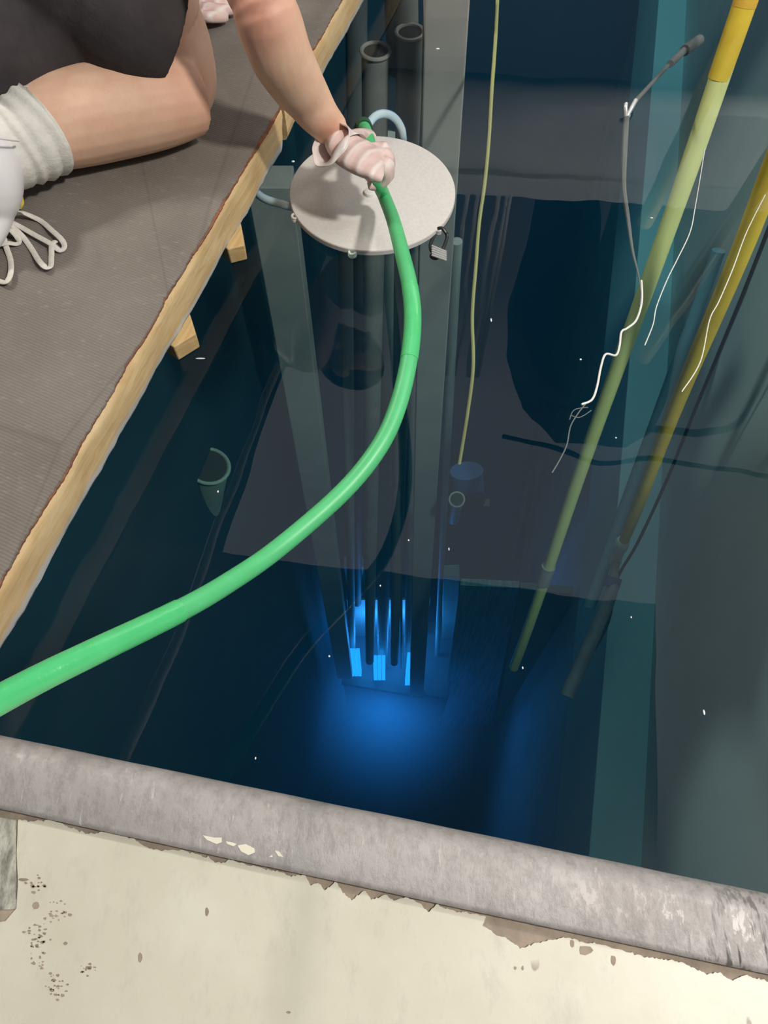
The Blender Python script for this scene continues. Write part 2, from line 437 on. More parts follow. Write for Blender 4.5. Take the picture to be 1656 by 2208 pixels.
OLIVE = M('olive_cord', (.34, .36, .14), .6)
FITTING = M('pale_green_fitting', (.72, .88, .78), .45)
GREYTUBE = M('grey_wrapped_tube', (.33, .37, .38), .6, var=(.24, .28, .30), scale=14)
SHORTS = mat_fabric('charcoal_shorts', (.040, .034, .036), (.062, .054, .056), 14, 60, .004)
SHIRT = mat_fabric('dark_blue_shirt', (.03, .035, .06), (.045, .05, .08), 14)
SOCK = mat_fabric('white_ribbed_sock', (.66, .63, .58), (.74, .71, .67), 60, 220, .002)
SHOE = M('white_leather', (.80, .77, .78), .38, var=(.76, .73, .74), scale=8)
LACE = mat_fabric('white_lace', (.62, .58, .52), (.70, .66, .60), 180, 400, .0006)
SOLE = M('white_rubber_sole', (.74, .72, .70), .6)
YTAB = M('yellow_tab', (.75, .58, .10), .6)
GLOVE = mat_glove(); CUFF = M('thin_white_cuff', (.80, .72, .69), .4, var=(.76, .66, .63), scale=50)
HAIR = M('dark_brown_hair', (.03, .02, .014), .6, var=(.05, .03, .02), scale=60)
WATER = mat_water(); GLOW = mat_glow()
FUEL = emis('fuel_light', (.02, .30, 1.0), 2.1)
DARKOVERHEAD = M('dark_steel', (.035, .035, .035), .7, var=(.05, .048, .045), scale=2)
GIRDER = M('grey_girder', (.84, .82, .77), .6, var=(.76, .74, .70), scale=2)
SPECK = M('white_speck', (.85, .85, .82), .4)

# ------------------------------------------------------------------ the setting: pool, deck, rim
r0, r1 = P(0, 1581, .088), P(1656, 1922, .088)
RU = (r1 - r0).normalized(); RN = Vector((RU.y, -RU.x, 0))        # along the rim; towards the deck
rm = (r0 + r1) / 2
b0, b1 = P(0, 1736, .098), P(1656, 2110, .098)
RW = ((b0 + b1) / 2 - rm).dot(RN)
prof = [(0, -.12), (0, .068), (.0025, .083), (.008, .092), (.017, .098), (.024, .100), (RW - .006, .100), (RW - .001, .0975), (RW, .093), (RW, .06)]
mb = MB(); L = len(prof); cols = []
SEG = 120
for i in range(SEG + 1):
    s = -1.15 + 2.3 * i / SEG
    for t, z in prof:
        k = noise.noise(Vector((s * 9, t * 20, 1))) * .0011
        p = rm + RU * s + RN * (t + k * (1 if t < .01 else .5)); mb.v.append(Vector((p.x, p.y, z)))
for i in range(SEG):
    for k in range(L - 1):
        a = i * L + k; mb.f.append((a, a + 1, a + L + 1, a + L))
struct(build('trim_1', mb, RIM, smooth=True, angle=60), 'worn grey metal rim along the near edge of the pool')

mb = MB()
dl = lambda s, t: tuple((rm + RU * s + RN * t).to_2d())
mb.slab([dl(-1.6, RW - .01), dl(1.6, RW - .01), dl(1.6, 1.6), dl(-1.6, 1.6)], .02, .083)
floor = struct(build('floor', mb, CONC, smooth=False), 'cream painted deck with chipped edges')
edge = [(39, 1768), (70, 1771), (106, 1766), (155, 1785), (184, 1797), (232, 1792), (290, 1809), (314, 1828), (348, 1833), (386, 1833), (449, 1848),
        (464, 1860), (498, 1855), (541, 1867), (570, 1872), (609, 1882), (628, 1889), (657, 1886), (671, 1911), (686, 1901), (700, 1920),
        (725, 1901), (739, 1925), (758, 1941), (773, 1930), (787, 1920), (800, 1940), (831, 1929), (849, 1942), (878, 1934), (909, 1950),
        (924, 1968), (940, 1950), (981, 1965), (1048, 1976), (1040, 1996), (1074, 2017), (1090, 2022), (1121, 2045), (1157, 2033),
        (1183, 2027), (1214, 2020), (1265, 2033), (1302, 2038), (1348, 2051), (1395, 2064), (1467, 2074), (1524, 2100), (1550, 2095),
        (1576, 2115), (1607, 2102), (1656, 2118), (1760, 2146), (2400, 2310)]
pts = []
for i in range(len(edge) - 1):
    a, b = Vector(edge[i]), Vector(edge[i + 1]); k = max(1, int((b - a).length / 4))
    for j in range(k):
        q = a.lerp(b, j / k)
        jx = 2.6 * noise.noise(Vector((q.x * .10, q.y * .10, 0))) + 2.2 * noise.noise(Vector((q.x * .3, q.y * .3, 5)))
        pts.append(P(q.x, q.y + 1.6 * jx, .085))
pts += [P(2400, 2310, .085), Vector((1.4, -1.5, 0)), Vector((-1.5, -1.3, 0)), P(-900, 1990, .085), P(-20, 1992, .085), P(12, 1986, .085), P(36, 1958, .085), P(39, 1900, .085), P(36, 1840, .085), P(38, 1800, .085)]
mb = MB().slab(pts, .0825, .0855)
build('paint_layer', mb, PAINT, floor, smooth=False)['label'] = 'cream paint layer with a ragged edge'
mb = MB().slab([P(-400, 1700, .084), P(34, 1768, .084), P(36, 1960, .084), P(-400, 1980, .084)], .082, .0842)
build('grit_patch', mb, GRIT, floor, smooth=False)['label'] = 'rough grey green bare patch at the left'
flk = MB()
for poly in ([(437, 1801), (462, 1806), (478, 1806), (478, 1816), (467, 1820), (446, 1811)], [(487, 1814), (500, 1816), (510, 1820), (504, 1825), (490, 1820)],
             [(512, 1823), (530, 1820), (548, 1829), (550, 1838), (536, 1844), (520, 1836)], [(592, 1834), (602, 1836), (611, 1848), (600, 1846)],
             [(580, 1848), (586, 1843), (588, 1848)]):
    flk.slab([P(x, y, .1005) for x, y in poly], .0998, .1008)
build('paint_flake', flk, FLAKE, D.objects['trim_1'], smooth=False)['label'] = 'cream paint flakes left on the metal'
scf = MB()
for (cx, cy_, n_, rx_, ry_) in ((75, 1905, 16, 26, 22), (125, 1965, 22, 26, 26), (78, 2025, 34, 26, 32), (85, 2075, 10, 10, 30), (122, 2125, 26, 24, 26), (190, 2090, 12, 22, 10), (1600, 2085, 0, 1, 1)):
    for k in range(n_):
        x = cx + random.gauss(0, rx_ * .55); y = cy_ + random.gauss(0, ry_ * .55); r = random.uniform(1.2, 5)
        a0 = random.uniform(0, 6)
        scf.slab([P(x + r * random.uniform(.6, 1.5) * math.cos(a0 + q), y + r * random.uniform(.4, 1) * math.sin(a0 + q), .0857) for q in (0, 1.2, 2.5, 3.8, 5.1)], .0852, .0858)
for (x, y, rx_, ry_) in ((446, 1966, 4, 9), (302, 2065, 5, 10), (141, 2034, 5, 4), (77, 1953, 7, 9), (50, 1897, 11, 4), (1323, 2070, 6, 11), (1262, 2049, 15, 10), (1127, 2088, 3, 5), (1111, 2087, 3, 4), (622, 2183, 5, 3), (1234, 2035, 5, 9)):
    scf.slab([P(x + rx_ * math.cos(q) * random.uniform(.8, 1.2), y + ry_ * math.sin(q) * random.uniform(.8, 1.2), .0857) for q in [i * PI / 4 for i in range(8)]], .0852, .0858)
build('bare_spot', scf, CONC, floor, smooth=False)['label'] = 'small chipped spots in the cream paint'

# pool shell
PD = -9.5                                            # pool bottom
PU = Vector((math.cos(math.radians(78.0)), math.sin(math.radians(78.0)), 0)); PN = Vector((PU.y, -PU.x, 0))
def wall(name, a, b, z0, z1, th, m, side):
    mb = MB(); n2 = Vector((b.y - a.y, a.x - b.x, 0)).normalized() * th * side
    mb.hexa([Vector((*p.to_2d(), z0)) for p in (a, b, b + n2, a + n2)], [Vector((*p.to_2d(), z1)) for p in (a, b, b + n2, a + n2)])
    return struct(build(name, mb, m, smooth=False))
LW = Vector((-.86, .6, 0))
wall('wall_left', LW - PU * 1.6, LW + PU * 10, PD, .03, .3, LINER_SHADED, -1)
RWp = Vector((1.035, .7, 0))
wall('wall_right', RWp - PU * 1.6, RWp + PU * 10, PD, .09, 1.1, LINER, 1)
wall('wall_far', Vector((-2.5, 9.2, 0)), Vector((5.8, 7.8, 0)), PD, .4, .3, LINER_SHADED, -1)
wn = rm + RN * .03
wall('wall_near', wn - RU * 2, wn + RU * 2, PD, .02, .25, LINER_SHADED, 1)
mb = MB().box((0.9, 4.0, PD - .1), 4.5, 6.5, .1); struct(build('floor', mb, LINER_SHADED, smooth=False), 'pool bottom under deep blue water')
# ledge running along the right wall under water
lz1, lz0 = -2.0, -2.7
la = lambda off, s, z: Vector((*(RWp + PU * s - PN * off).to_2d(), z))
mb = MB().hexa([la(.185, -1.4, lz0), la(-.02, -1.4, lz0), la(-.02, 9.0, lz0), la(.185, 9.0, lz0)], [la(.185, -1.4, lz1), la(-.02, -1.4, lz1), la(-.02, 9.0, lz1), la(.185, 9.0, lz1)])
struct(build('trim_2', mb, M('pale_ledge', (.50, .85, .95), .8, var=(.44, .78, .88), scale=1.5), smooth=False, bevel=.004), 'pale teal ledge under water along the right wall')

# water
mb = MB().hexa([Vector((x, y, PD - .02)) for x, y in ((-1.7, -.05), (2.2, -.35), (3.9, 6.0), (.4, 6.3))], [Vector((x, y, 0)) for x, y in ((-1.7, -.05), (2.2, -.35), (3.9, 6.0), (.4, 6.3))])
mb = MB()
wx = [P(0, 1581, 0) + RN * .02 - RU * .55, P(1656, 1922, 0) + RN * .02 + RU * 1.0]
c4 = [wx[0], wx[1], RWp + PU * 8.6 + PN * .05, LW + PU * 8.6 - PN * .05]
mb.hexa([Vector((p.x, p.y, PD - .02)) for p in c4], [Vector((p.x, p.y, 0)) for p in c4])
tag(build('water', mb, WATER, smooth=False, origin=(0, 0, 0)), 'deep clear blue green pool water filling the tank', 'water', kind='stuff')

# ------------------------------------------------------------------ platform: mat, planks, blocks
E0 = P(300, 740, .12)
s_of = lambda px, py: (P(px, py, .12) - E0).dot(U)
S_NEAR, S_JOINT, S_FAR = s_of(-210, 1600), s_of(603, 226), s_of(960, -380)
plat = thing('platform', 'wooden working platform at the left pool edge carrying the brown rubber mat', 'platform', tuple((E0 - N * .6) - Vector((0, 0, .12))))
mb = MB(); q = lambda s, t: tuple((E0 + U * s + N * t).to_2d())
mb.slab([q(S_NEAR + .02, -1.7), q(S_NEAR + .02, -.041), q(S_FAR - .02, -.041), q(S_FAR - .02, -1.7)], .031, .1125)
build('deck_board', mb, PLY, plat, smooth=False)
rm_t = thing('rubber_mat', 'worn brown ribbed rubber mat covering the platform under the kneeling person', 'mat', tuple((E0 - N * .6) + Vector((0, 0, -.007))))
mb = MB(); bk = MB(); s = S_NEAR; rows = []; k = 0
while s < S_FAR:
    j = .0035 * noise.noise(Vector((s * 14, 0, 0))) + .0022 * noise.noise(Vector((s * 60, 3, 0))) + random.uniform(-.0012, .0012)
    rows.append((s, j)); s += .0035
for s, j in rows:
    for t, z in ((-1.6, .12), (-.12, .12), (-.015 + j, .12), (j - .001, .1185), (j, .116), (j - .002, .113), (-1.6, .113)):
        p = E0 + U * s + N * t; mb.v.append(Vector((p.x, p.y, z)))
for i in range(len(rows) - 1):
    for k in range(6):
        a = i * 7 + k; mb.f.append((a, a + 1, a + 8, a + 7))
build('ribbed_top', mb, RUBBER, rm_t, smooth=False)
for s, j in rows:
    g = max(0, noise.noise(Vector((s * 5, 9, 0))) + .12) * .011
    for t, z in ((-.03, .1135), (-.03, .1165), (j * .6 + g, .1165), (j * .6 + g, .1135)):
        p = E0 + U * s + N * t; bk.v.append(Vector((p.x, p.y, z)))
for i in range(len(rows) - 1):
    for k in range(3):
        a = i * 4 + k; bk.f.append((a, a + 1, a + 5, a + 4))
build('backing', bk, RUST, rm_t, smooth=False)['label'] = 'rust orange backing showing along the torn edge'

def plank(sa, sb, label, slant=0.0, off=0.0):
    pr = [(-.040, .1125), (-.010, .1128), (-.003, .1115), (.0015, .1075), (.003, .100), (.003, .080), (.0035, .062), (.003, .047), (.000, .039), (-.006, .0365), (-.040, .036)]
    mb = MB(); n = int((sb - sa) / .008) + 1; Lp = len(pr)
    for i in range(n + 1):
        s = sa + (sb - sa) * i / n
        for t, z in pr:
            kx = .0035 * noise.noise(Vector((s * 11, z * 18, 2))) + .0014 * noise.noise(Vector((s * 55, z * 70, 8)))
            kz = .004 * noise.noise(Vector((s * 7, 5, 0))) + .002 * noise.noise(Vector((s * 40, 1, 0))) if z < .06 else 0
            ss = s + (slant * (z - .07) if i in (0, n) else 0)
            p = E0 + U * ss + N * (t + off + (kx if t > -.03 else 0)); mb.v.append(Vector((p.x, p.y, z + kz * .8)))
    for i in range(n):
        for k in range(Lp):
            a = i * Lp + k; b = i * Lp + (k + 1) % Lp
            mb.f.append((a, b, b + Lp, a + Lp))
    mb.f.append(tuple(range(Lp))); mb.f.append(tuple(n * Lp + k for k in range(Lp)))
    return tag(build('wooden_plank', mb, PLANK, smooth=True, angle=50), label, 'plank')
plank(S_NEAR, S_JOINT - .012, 'long raw wooden edge plank with white paint scraps, nearer the camera than the arm', slant=.35)
plank(S_JOINT + .012, S_FAR, 'raw wooden edge plank running away beyond the reaching arm', off=-.002)
for cs, lab in (([(516, 470), (520, 485), (527, 529), (491, 538), (450, 500), (470, 440)], 'orange brown wooden block poking out under the plank nearer the white disc'),
                ([(405, 665), (412, 685), (422, 720), (375, 749), (330, 720), (360, 640)], 'pale wooden block poking out under the plank, the one nearer the camera')):
    tag(build('wooden_block', MB().slab([P(x, y, .034) for x, y in cs], .0005, .0345), BLOCK, bevel=.002), lab, 'block', 'wooden blocks under the platform edge')

# ------------------------------------------------------------------ objects under the water
core = thing('reactor_core', 'glowing reactor core in its dark post frame deep in the pool', 'reactor', tuple(Q(825, 1475, 1.95)))
YL, YR = 1.97, 1.84
def post(a, b, wd, m=ALU): build('frame_post', MB().beam(a, b, wd, .10), m, core, smooth=False, bevel=.004)
post(Q(744, 1452, YL), Q(583, 380, YL), (.135, .135))
post(Q(898, 1490, YR), Q(965, -80, YR), (.125, .10))
post(Q(965, 1440, 2.42), Q(973, 1230, 2.42), (.13, .13)); post(Q(792, 1425, 2.6), Q(762, 1210, 2.6), (.16, .16))
cz = Q(744, 1457, YL).z
f0, f1 = Q(737, 1460, YL - .02), Q(913, 1499, YR - .02); fx = Q(966, 1508, YR - .06)
mb = MB(); dv = Vector((.13, .72, 0))
mb.hexa([Vector((p.x, p.y, PD + .25)) for p in (f0, fx, fx + dv, f0 + dv)], [Vector((p.x, p.y, cz - .12)) for p in (f0, fx, fx + dv, f0 + dv)])
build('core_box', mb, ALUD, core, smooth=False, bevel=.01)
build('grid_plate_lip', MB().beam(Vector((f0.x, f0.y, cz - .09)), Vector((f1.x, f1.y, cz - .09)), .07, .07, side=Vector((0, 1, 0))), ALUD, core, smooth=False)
for fx_, hw, hh in ((.17, .05, .34), (.46, .055, .30), (.84, .05, .42)):
    mb = MB(); p = f0.lerp(f1, fx_) + Vector((0, .10, 0))
    for k in (-1, 0, 1): mb.box((p.x + k * hw * .68, p.y, cz + hh - .12), hw * .30, .03, hh, None)
    build('fuel_element', mb, FUEL, core, smooth=False)['label'] = 'bright blue fuel element'
p = f0.lerp(f1, .5) + Vector((.05, .52, 0))
build('back_plate', MB().box((p.x, p.y, cz + .35), .36, .01, .5), ALU, core, smooth=False)
def rod(a, b, r, m, nm='guide_tube', hollow=False):
    a = Vector(a); b = Vector(b)
    t = MB().tube([a, b], r, 24)
    o = build(nm, t, m, core)
    if hollow:
        ax = (b - a).normalized()
        rr = [b - ax * .004, b + ax * .006]
        build('tube_rim', MB().tube([b + ax * .002 + v for v in ring3(ax, r)], .0055, 8, closed=True), PIPE, o)
        build('bore_shade', MB().tube([b - ax * .05, b + ax * .0015], r * .84, 24), BORE_SHADE, o)  # solid dark plug drawn as the shade inside the tube
    return o
def ring3(ax, r, n=28):
    u = ax.orthogonal().normalized(); v = ax.cross(u)
    return [u * r * math.cos(2 * PI * i / n) + v * r * math.sin(2 * PI * i / n) for i in range(n)]
rod(Q(797, 1425, 1.93), Q(810, 112, 1.93), .036, PIPE, hollow=True)
rod(Q(850, 1428, 1.90), Q(884, 72, 1.93), .034, PIPE, hollow=True)
rod(Q(825, 1440, 2.10), Q(836, 300, 2.25), .045, ALU)
rod(Q(760, 1440, 2.15), Q(742, 380, 2.3), .03, ALU)
rod(Q(878, 1452, 2.05), Q(905, 420, 2.2), .03, ALU)
rod(Q(866, 1440, 1.98), Q(858, 300, 2.05), .010, ALU, 'instrument_rod'); rod(Q(941, 1440, 2.2), Q(985, 520, 2.3), .022, ALU)
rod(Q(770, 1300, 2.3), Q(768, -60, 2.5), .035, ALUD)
rod(Q(870, 150, 2.0), Q(862, -80, 2.0), .042, PIPE)
# its light
gl_mb = MB().ball((0, 0, 0), 1.0, nu=24, nv=16)
gc = Q(832, 1515, 1.82)
gl = build('glow', gl_mb, GLOW, None, smooth=False, origin=(0, 0, 0)); gl.location = gc; gl.scale = (1.3, 1.3, 1.9)
tag(gl, 'electric blue light glowing in the water around the reactor core', 'glow', kind='stuff')
for dx, pz, e in ((-.14, .5, 9), (.14, .5, 9)):
    l = D.lights.new('core_light', 'POINT'); l.energy = e; l.color = (.05, .30, 1.0); l.shadow_soft_size = .12
    o = D.objects.new('core_light', l); C.objects.link(o)
    o.location = Vector((.02 + dx, 2.22, cz + pz))

def panel(a, b, c, d, th): return MB().hexa([a, b, b + th, a + th], [d, c, c + th, d + th])
tag(build('reflector_panel', panel(Q(952, 1562, 1.95), Q(1060, 1562, 1.92), Q(1118, 1268, 1.92), Q(992, 1262, 1.95), Vector((.01, .05, 0))), TEALBOX, smooth=False),
    'teal streaked metal panel under water just right of the glowing core', 'panel')
tag(build('storage_rack', panel(Q(1064, 1592, 1.92), Q(1188, 1600, 1.88), Q(1235, 1280, 1.88), Q(1122, 1270, 1.92), Vector((.01, .05, 0))), GREENBOX, smooth=False),
    'dark green submerged panel right of the teal streaked one', 'panel')
# sample tube with a blue body
ts = thing('sample_tube', 'round dark tube mouth with blue body under water left of the green pole', 'tube', tuple(P(985, 1077, -2.4)))
a = P(985, 1077, -2.1); b = P(978, 1120, -3.2)
build('tube_wall', MB().tube([b, a], .034, 24), PIPE, ts)
build('tube_rim', MB().tube([a + v for v in ring3((a - b).normalized(), .034)], .005, 8, closed=True), PIPE, ts)
build('bore_shade', MB().tube([a - (a - b).normalized() * .03, a + (a - b).normalized() * .002], .031, 24), BORE_SHADE, ts)  # dark plug in place of the shaded opening
bb = [P(968, 1075, -2.3), P(1040, 1075, -2.3)]
build('blue_body', MB().tube([P(1008, 1070, -2.45), P(1006, 1015, -2.25)], [(.085, .06), (.082, .06)], 24, side=(1, 0, 0)), BLUE, ts)
build('foot_clamp', MB().tube([P(1012, 1092, -2.38), P(1010, 1070, -2.34)], [(.08, .05), (.09, .055)], 20, side=(1, 0, 0)).box(P(1042, 1086, -2.36), .03, .02, .012), BLACK, ts)
# stub in the left wall
ws = thing('pipe_stub', 'short teal pipe stub under water off the left platform', 'pipe', tuple(P(440, 1065, -1.5)))
a = P(436, 1090, -1.75); b = P(450, 1005, -1.45)
build('stub_wall', MB().tube([a, b], .075, 28), GREENBOX, ws); build('bore_shade', MB().tube([b, b + (b - a).normalized() * .002], .068, 24), BORE_SHADE, ws); build('stub_lip', MB().tube([b + v for v in ring3((b - a).normalized(), .076)], .007, 8, closed=True), GREENBOX, ws)  # dark disc stands for shade in the open end

# ------------------------------------------------------------------ the two poles at the right
def pole(name, label, A, B, ra, rb, m, joints):
    A = Vector(A); B = Vector(B); t = thing(name, label, 'pole', tuple(A)); d = (B - A)
    tn = d.normalized()
    n = 24; pts = []; rr = []
    for i in range(n + 1):
        f = i / n; k = .004 * math.sin(f * 9) * min(f * 6, 1)
        pts.append(A + d * f + Vector((k, 0, 0))); rr.append(ra + (rb - ra) * f)
    build('shaft', MB().tube(pts, rr, 24), m, t)
    return t, A, d
A1, B1 = P(1640, -90, .12), P(1107, 1440, -2.35)
S1 = (A1 - B1).normalized() * .7
t1, A1, d1 = pole('long_pole', 'long yellow green pole slanting down into the water, left of the two', A1, B1, .0245, .0205, GREENPOLE, ())
def band(t, A, d, s0, s1, r, m, nm): return build(nm, MB().tube([A + d.normalized() * s0, A + d.normalized() * s1], r, 24), m, t)
def s_at(A, d, py):
    lo, hi = 0, 1
    for _ in range(40):
        mid = (lo + hi) / 2; p = A + d * mid; r = p - CAMV
        up = cT * r.y + sT * r.z; fw = sT * r.y - cT * r.z
        if 1104 - F * up / fw < py: lo = mid
        else: hi = mid
    return lo * d.length
s24, s60, s200 = s_at(A1, d1, 14), s_at(A1, d1, 66), s_at(A1, d1, 170)
band(t1, A1, d1, 0, s24, .0262, TAPE, 'tape_wrap')['label'] = 'amber tape wrap'
build('upper_shaft', MB().tube([A1, A1 + S1], .0256, 24), YELLOW, t1)
build('yellow_sleeve', MB().tube([A1 + d1.normalized() * s24, A1 + d1.normalized() * s60, A1 + d1.normalized() * s200], [.0256, .0256, .0250], 24), YELLOW, t1)['label'] = 'yellow upper sleeve'
sj = s_at(A1, d1, 1240)
band(t1, A1, d1, sj - .05, sj + .05, .0268, GREYTUBE, 'joint_collar')['label'] = 'grey joint collar'
A2, B2 = P(1712, 250, .06), P(1338, 1180, -1.55)
t2, A2, d2 = pole('long_pole', 'yellow pole entering at the right edge and ending in a pale fitting', A2, B2, .0245, .0180, YELLOW, ())
u2 = d2.normalized()
build('upper_shaft', MB().tube([A2, A2 - u2 * .7], .0245, 24), YELLOW, t2)
ft = build('end_fitting', MB().tube([B2 - u2 * .05, B2 - u2 * .04, B2 + u2 * .0, B2 + u2 * .01, B2 + u2 * .09, B2 + u2 * .10], [.020, .026, .026, .021, .021, .026], 24), FITTING, t2)
ft['label'] = 'pale green end fitting'
e2 = P(1222, 1500, -1.82)
build('extension_tube', MB().tube([B2 + u2 * .08, P(1325, 1235, -1.64), P(1310, 1300, -1.68), e2], [.013, .016, .025, .027], 20, n=4), GREYTUBE, t2)['label'] = 'grey lower extension'
build('coupling', MB().tube([P(1324, 1244, -1.65), P(1316, 1268, -1.67)], .031, 20), BLUE, t2)['label'] = 'dark blue coupling'
build('hanging_cord', MB().tube([P(1720, 330, -.25), P(1600, 640, -.6), P(1500, 880, -1.0), P(1440, 1030, -1.25), P(1375, 1170, -1.5), P(1330, 1250, -1.66), P(1312, 1340, -1.7), P(1270, 1420, -1.76), P(1240, 1470, -1.80)], .0058, 8, n=6), BLACK, t2)['label'] = 'thin dark cord beside the pole'
tag(build('blue_pipe', MB().tube([P(1550, 540, -.9), P(1495, 690, -1.15), P(1352, 1080, -1.55), P(1270, 1310, -1.75)], .023, 20), M('pale_blue_pipe', (.16, .38, .48), .6)), 'pale blue pipe under water between the two long poles', 'pipe')

# ------------------------------------------------------------------ cords, wires and added glint lines at the surface
tag(build('olive_cord', MB().tube([P(1074, -30, -.02), P(1068, 90, -.03), P(1060, 200, -.05), P(1054, 300, -.08), P(1045, 395, -.12), P(1033, 480, -.16), P(1026, 570, -.2), P(1018, 680, -.26), P(1020, 790, -.32), P(1008, 890, -.4), P(990, 1000, -.5)], [.0043] * 11, 8, n=8), OLIVE),
    'thin olive cord hanging straight down into the water right of the disc', 'cord')
sw = thing('swivel_wire', 'wire with a shiny forked metal clip standing at the water surface', 'wire', tuple(P(1352, 240, 0)))
build('clip', MB().tube([P(1350, 250, .004), P(1349, 232, .016), P(1350, 224, .018)], .0042, 10, n=4).tube([P(1352, 250, .004), P(1362, 232, .012), P(1371, 216, .016)], .0045, 10, n=4).ball(P(1352, 249, .003), .007), STEEL, sw)['label'] = 'shiny forked clip'
build('wire', MB().tube([P(1351, 252, .002), P(1347, 320, -.03), P(1345, 400, -.02), P(1354, 470, -.004), P(1364, 540, .001), P(1376, 590, .002), P(1382, 630, .002), P(1380, 660, .001)], [.006, .006, .005, .004, .0025, .0016, .0016, .0016], 8, n=6), GREYCORD, sw)
build('plug', MB().tube([P(1370, 218, -.02), P(1440, 142, -.10)], .0045, 10).tube([P(1445, 138, -.10), P(1474, 110, -.12)], .0085, 16).tube([P(1476, 109, -.12), P(1508, 86, -.14)], .0125, 16), GREYCORD, sw)['label'] = 'grey plug under water'
tag(build('white_line', MB().tube([P(1383, 605, .002), P(1384, 650, .002), P(1372, 690, .002), P(1352, 708, .002), P(1340, 716, .002), P(1336, 745, .002), P(1328, 766, .002), P(1306, 764, .002), P(1296, 790, .002), P(1287, 835, .002), P(1276, 862, .002), P(1254, 872, .002)], .0019, 8, n=8), WHITELINE),  # surface highlight built as a thin white line
    'wavy white line added for a glint across the lower left edge of the green pole', 'cord', 'white glint lines on the water')
tag(build('white_line', MB().tube([P(1520, 320, .002), P(1500, 440, .002), P(1488, 500, .002), P(1460, 560, .002), P(1440, 600, .002), P(1416, 660, .002), P(1408, 700, .002), P(1390, 745, .002)], .0010, 8, n=8), WHITELINE),  # white line in place of a highlight beside the pole
    'white line added for the glint along the right side of the green pole', 'cord', 'white glint lines on the water')
tag(build('white_line', MB().tube([P(1650, 420, .002), P(1610, 500, .002), P(1580, 580, .002), P(1550, 650, .002), P(1530, 690, .002), P(1510, 780, .002), P(1470, 845, .002)], .0010, 8, n=8), WHITELINE),  # highlight along the yellow pole, modelled as a line
    'white line added for the glint along the yellow pole at the right edge', 'cord', 'white glint lines on the water')
tag(build('frayed_line', MB().tube([P(1262, 872, .001), P(1246, 892, .001), P(1230, 920, .001), P(1222, 960, .001), P(1205, 995, .001), P(1190, 1020, .001)], .0011, 6, n=6)
    .tube([P(1268, 878, .001), P(1238, 884, .001), P(1228, 905, .001)], .0008, 6, n=5).tube([P(1275, 885, .001), P(1250, 900, .001), P(1232, 896, .001)], .0008, 6, n=5), GREYCORD),
    'thin frayed grey line trailing from the wavy white glint line', 'line')
for i, (x, y, sx, sy, ang) in enumerate(((1518, 1536, 4, 8, 0), (432, 773, 18, 2.5, 0), (1059, 690, 3, 7, .2), (968, 1184, 2.5, 5, 0), (710, 1415, 4, 3, .3), (881, 1165, 3, 3, 0), (1405, 470, 6, 2, .6), (944, 105, 7, 3, .5), (632, 348, 6, 4, .3), (551, 1635, 3, 4, 0), (820, 1263, 3, 3, 0), (470, 1060, 3, 4, .4), (1328, 944, 3, 3, 0), (1361, 1331, 3, 3, 0), (1252, 775, 4, 3, 0), (1127, 1440, 3, 4, 0))):
    a = P(x - sx, y - ang * sy, .001); b = P(x + sx, y + ang * sy, .001); c = P(x, y, .001)
    k = (P(x + 1, y, 0) - P(x, y, 0)).length
    o = build('floating_speck', MB().ball(c, (sx * k * .6, sy * k * .75, .0012), nu=10, nv=6), SPECK)
    tag(o, 'pale straw chip floating by the plank blocks' if i == 1 else 'tiny white speck floating on the dark water', 'speck', None if i == 1 else 'specks floating on the water')

# ------------------------------------------------------------------ disc, its eyes and hook, tube, hose
dc = P(803, 410, .018); dr = (P(982, 410, .018) - P(624, 410, .018)).length / 2
disc = thing('round_lid', 'round white plastic lid lying on the water under the gloved hand', 'lid', (dc.x, dc.y, .004))
mb = MB(); pf = [(0, .018), (dr - .0035, .018), (dr - .001, .0172), (dr, .0155), (dr, .007), (dr - .001, .0055), (0, .005)]
SG = 96
for r_, z in pf[1:-1]:
    for k in range(SG): mb.v.append(Vector((dc.x + r_ * math.cos(2 * PI * k / SG), dc.y + r_ * math.sin(2 * PI * k / SG), z)))
for i in range(len(pf) - 3):
    for k in range(SG): mb.f.append((i * SG + k, i * SG + (k + 1) % SG, (i + 1) * SG + (k + 1) % SG, (i + 1) * SG + k))
mb.f.append(tuple(range(SG))); mb.f.append(tuple((len(pf) - 3) * SG + k for k in range(SG)))
build('plate', mb, DISC, disc, angle=30)
def eyelet(px, py, zz, r, m):
    c = P(px, py, zz); dd = Vector((dc.x, dc.y, zz)) - c; dd.normalize()
    rg = lambda dz: [c + Vector((math.cos(t) * r, math.sin(t) * r, dz)) for t in [2 * PI * i / 20 for i in range(20)]]
    build('eyelet', MB().tube(rg(.003), .0024, 8, closed=True).tube(rg(-.001), .0024, 8, closed=True).tube(rg(-.004), .0024, 8, closed=True).box(c + dd * (r + .004), .004, .003, .0055, (dd, Vector((-dd.y, dd.x, 0)), Vector((0, 0, 1)))), m, disc)
eyelet(637, 469, .010, .0062, WHITEPL); eyelet(760, 546, .008, .006, FITTING); eyelet(945, 497, .010, .0055, STEEL)
build('centre_boss', MB().tube([Vector((P(797, 418, .018).x, P(797, 418, .018).y, z)) for z in (.017, .024, .026)], [.011, .010, .006], 20), WHITEPL, disc)
hk = thing('hook', 'black wire hook with a silver coil hanging from the right edge of the white lid', 'hook', tuple(P(948, 520, .0)))
build('wire', MB().tube([P(940, 494, .014), P(952, 492, .016), P(960, 500, .012), P(964, 510, .006), P(958, 530, .003), P(952, 542, .004), P(940, 548, .004), P(930, 540, .004), P(928, 528, .004), P(934, 512, .005), P(942, 498, .008)], .0032, 8, n=6), BLACK, hk)
mb = MB(); ca, cb = P(930, 540, .008), P(962, 548, .008)
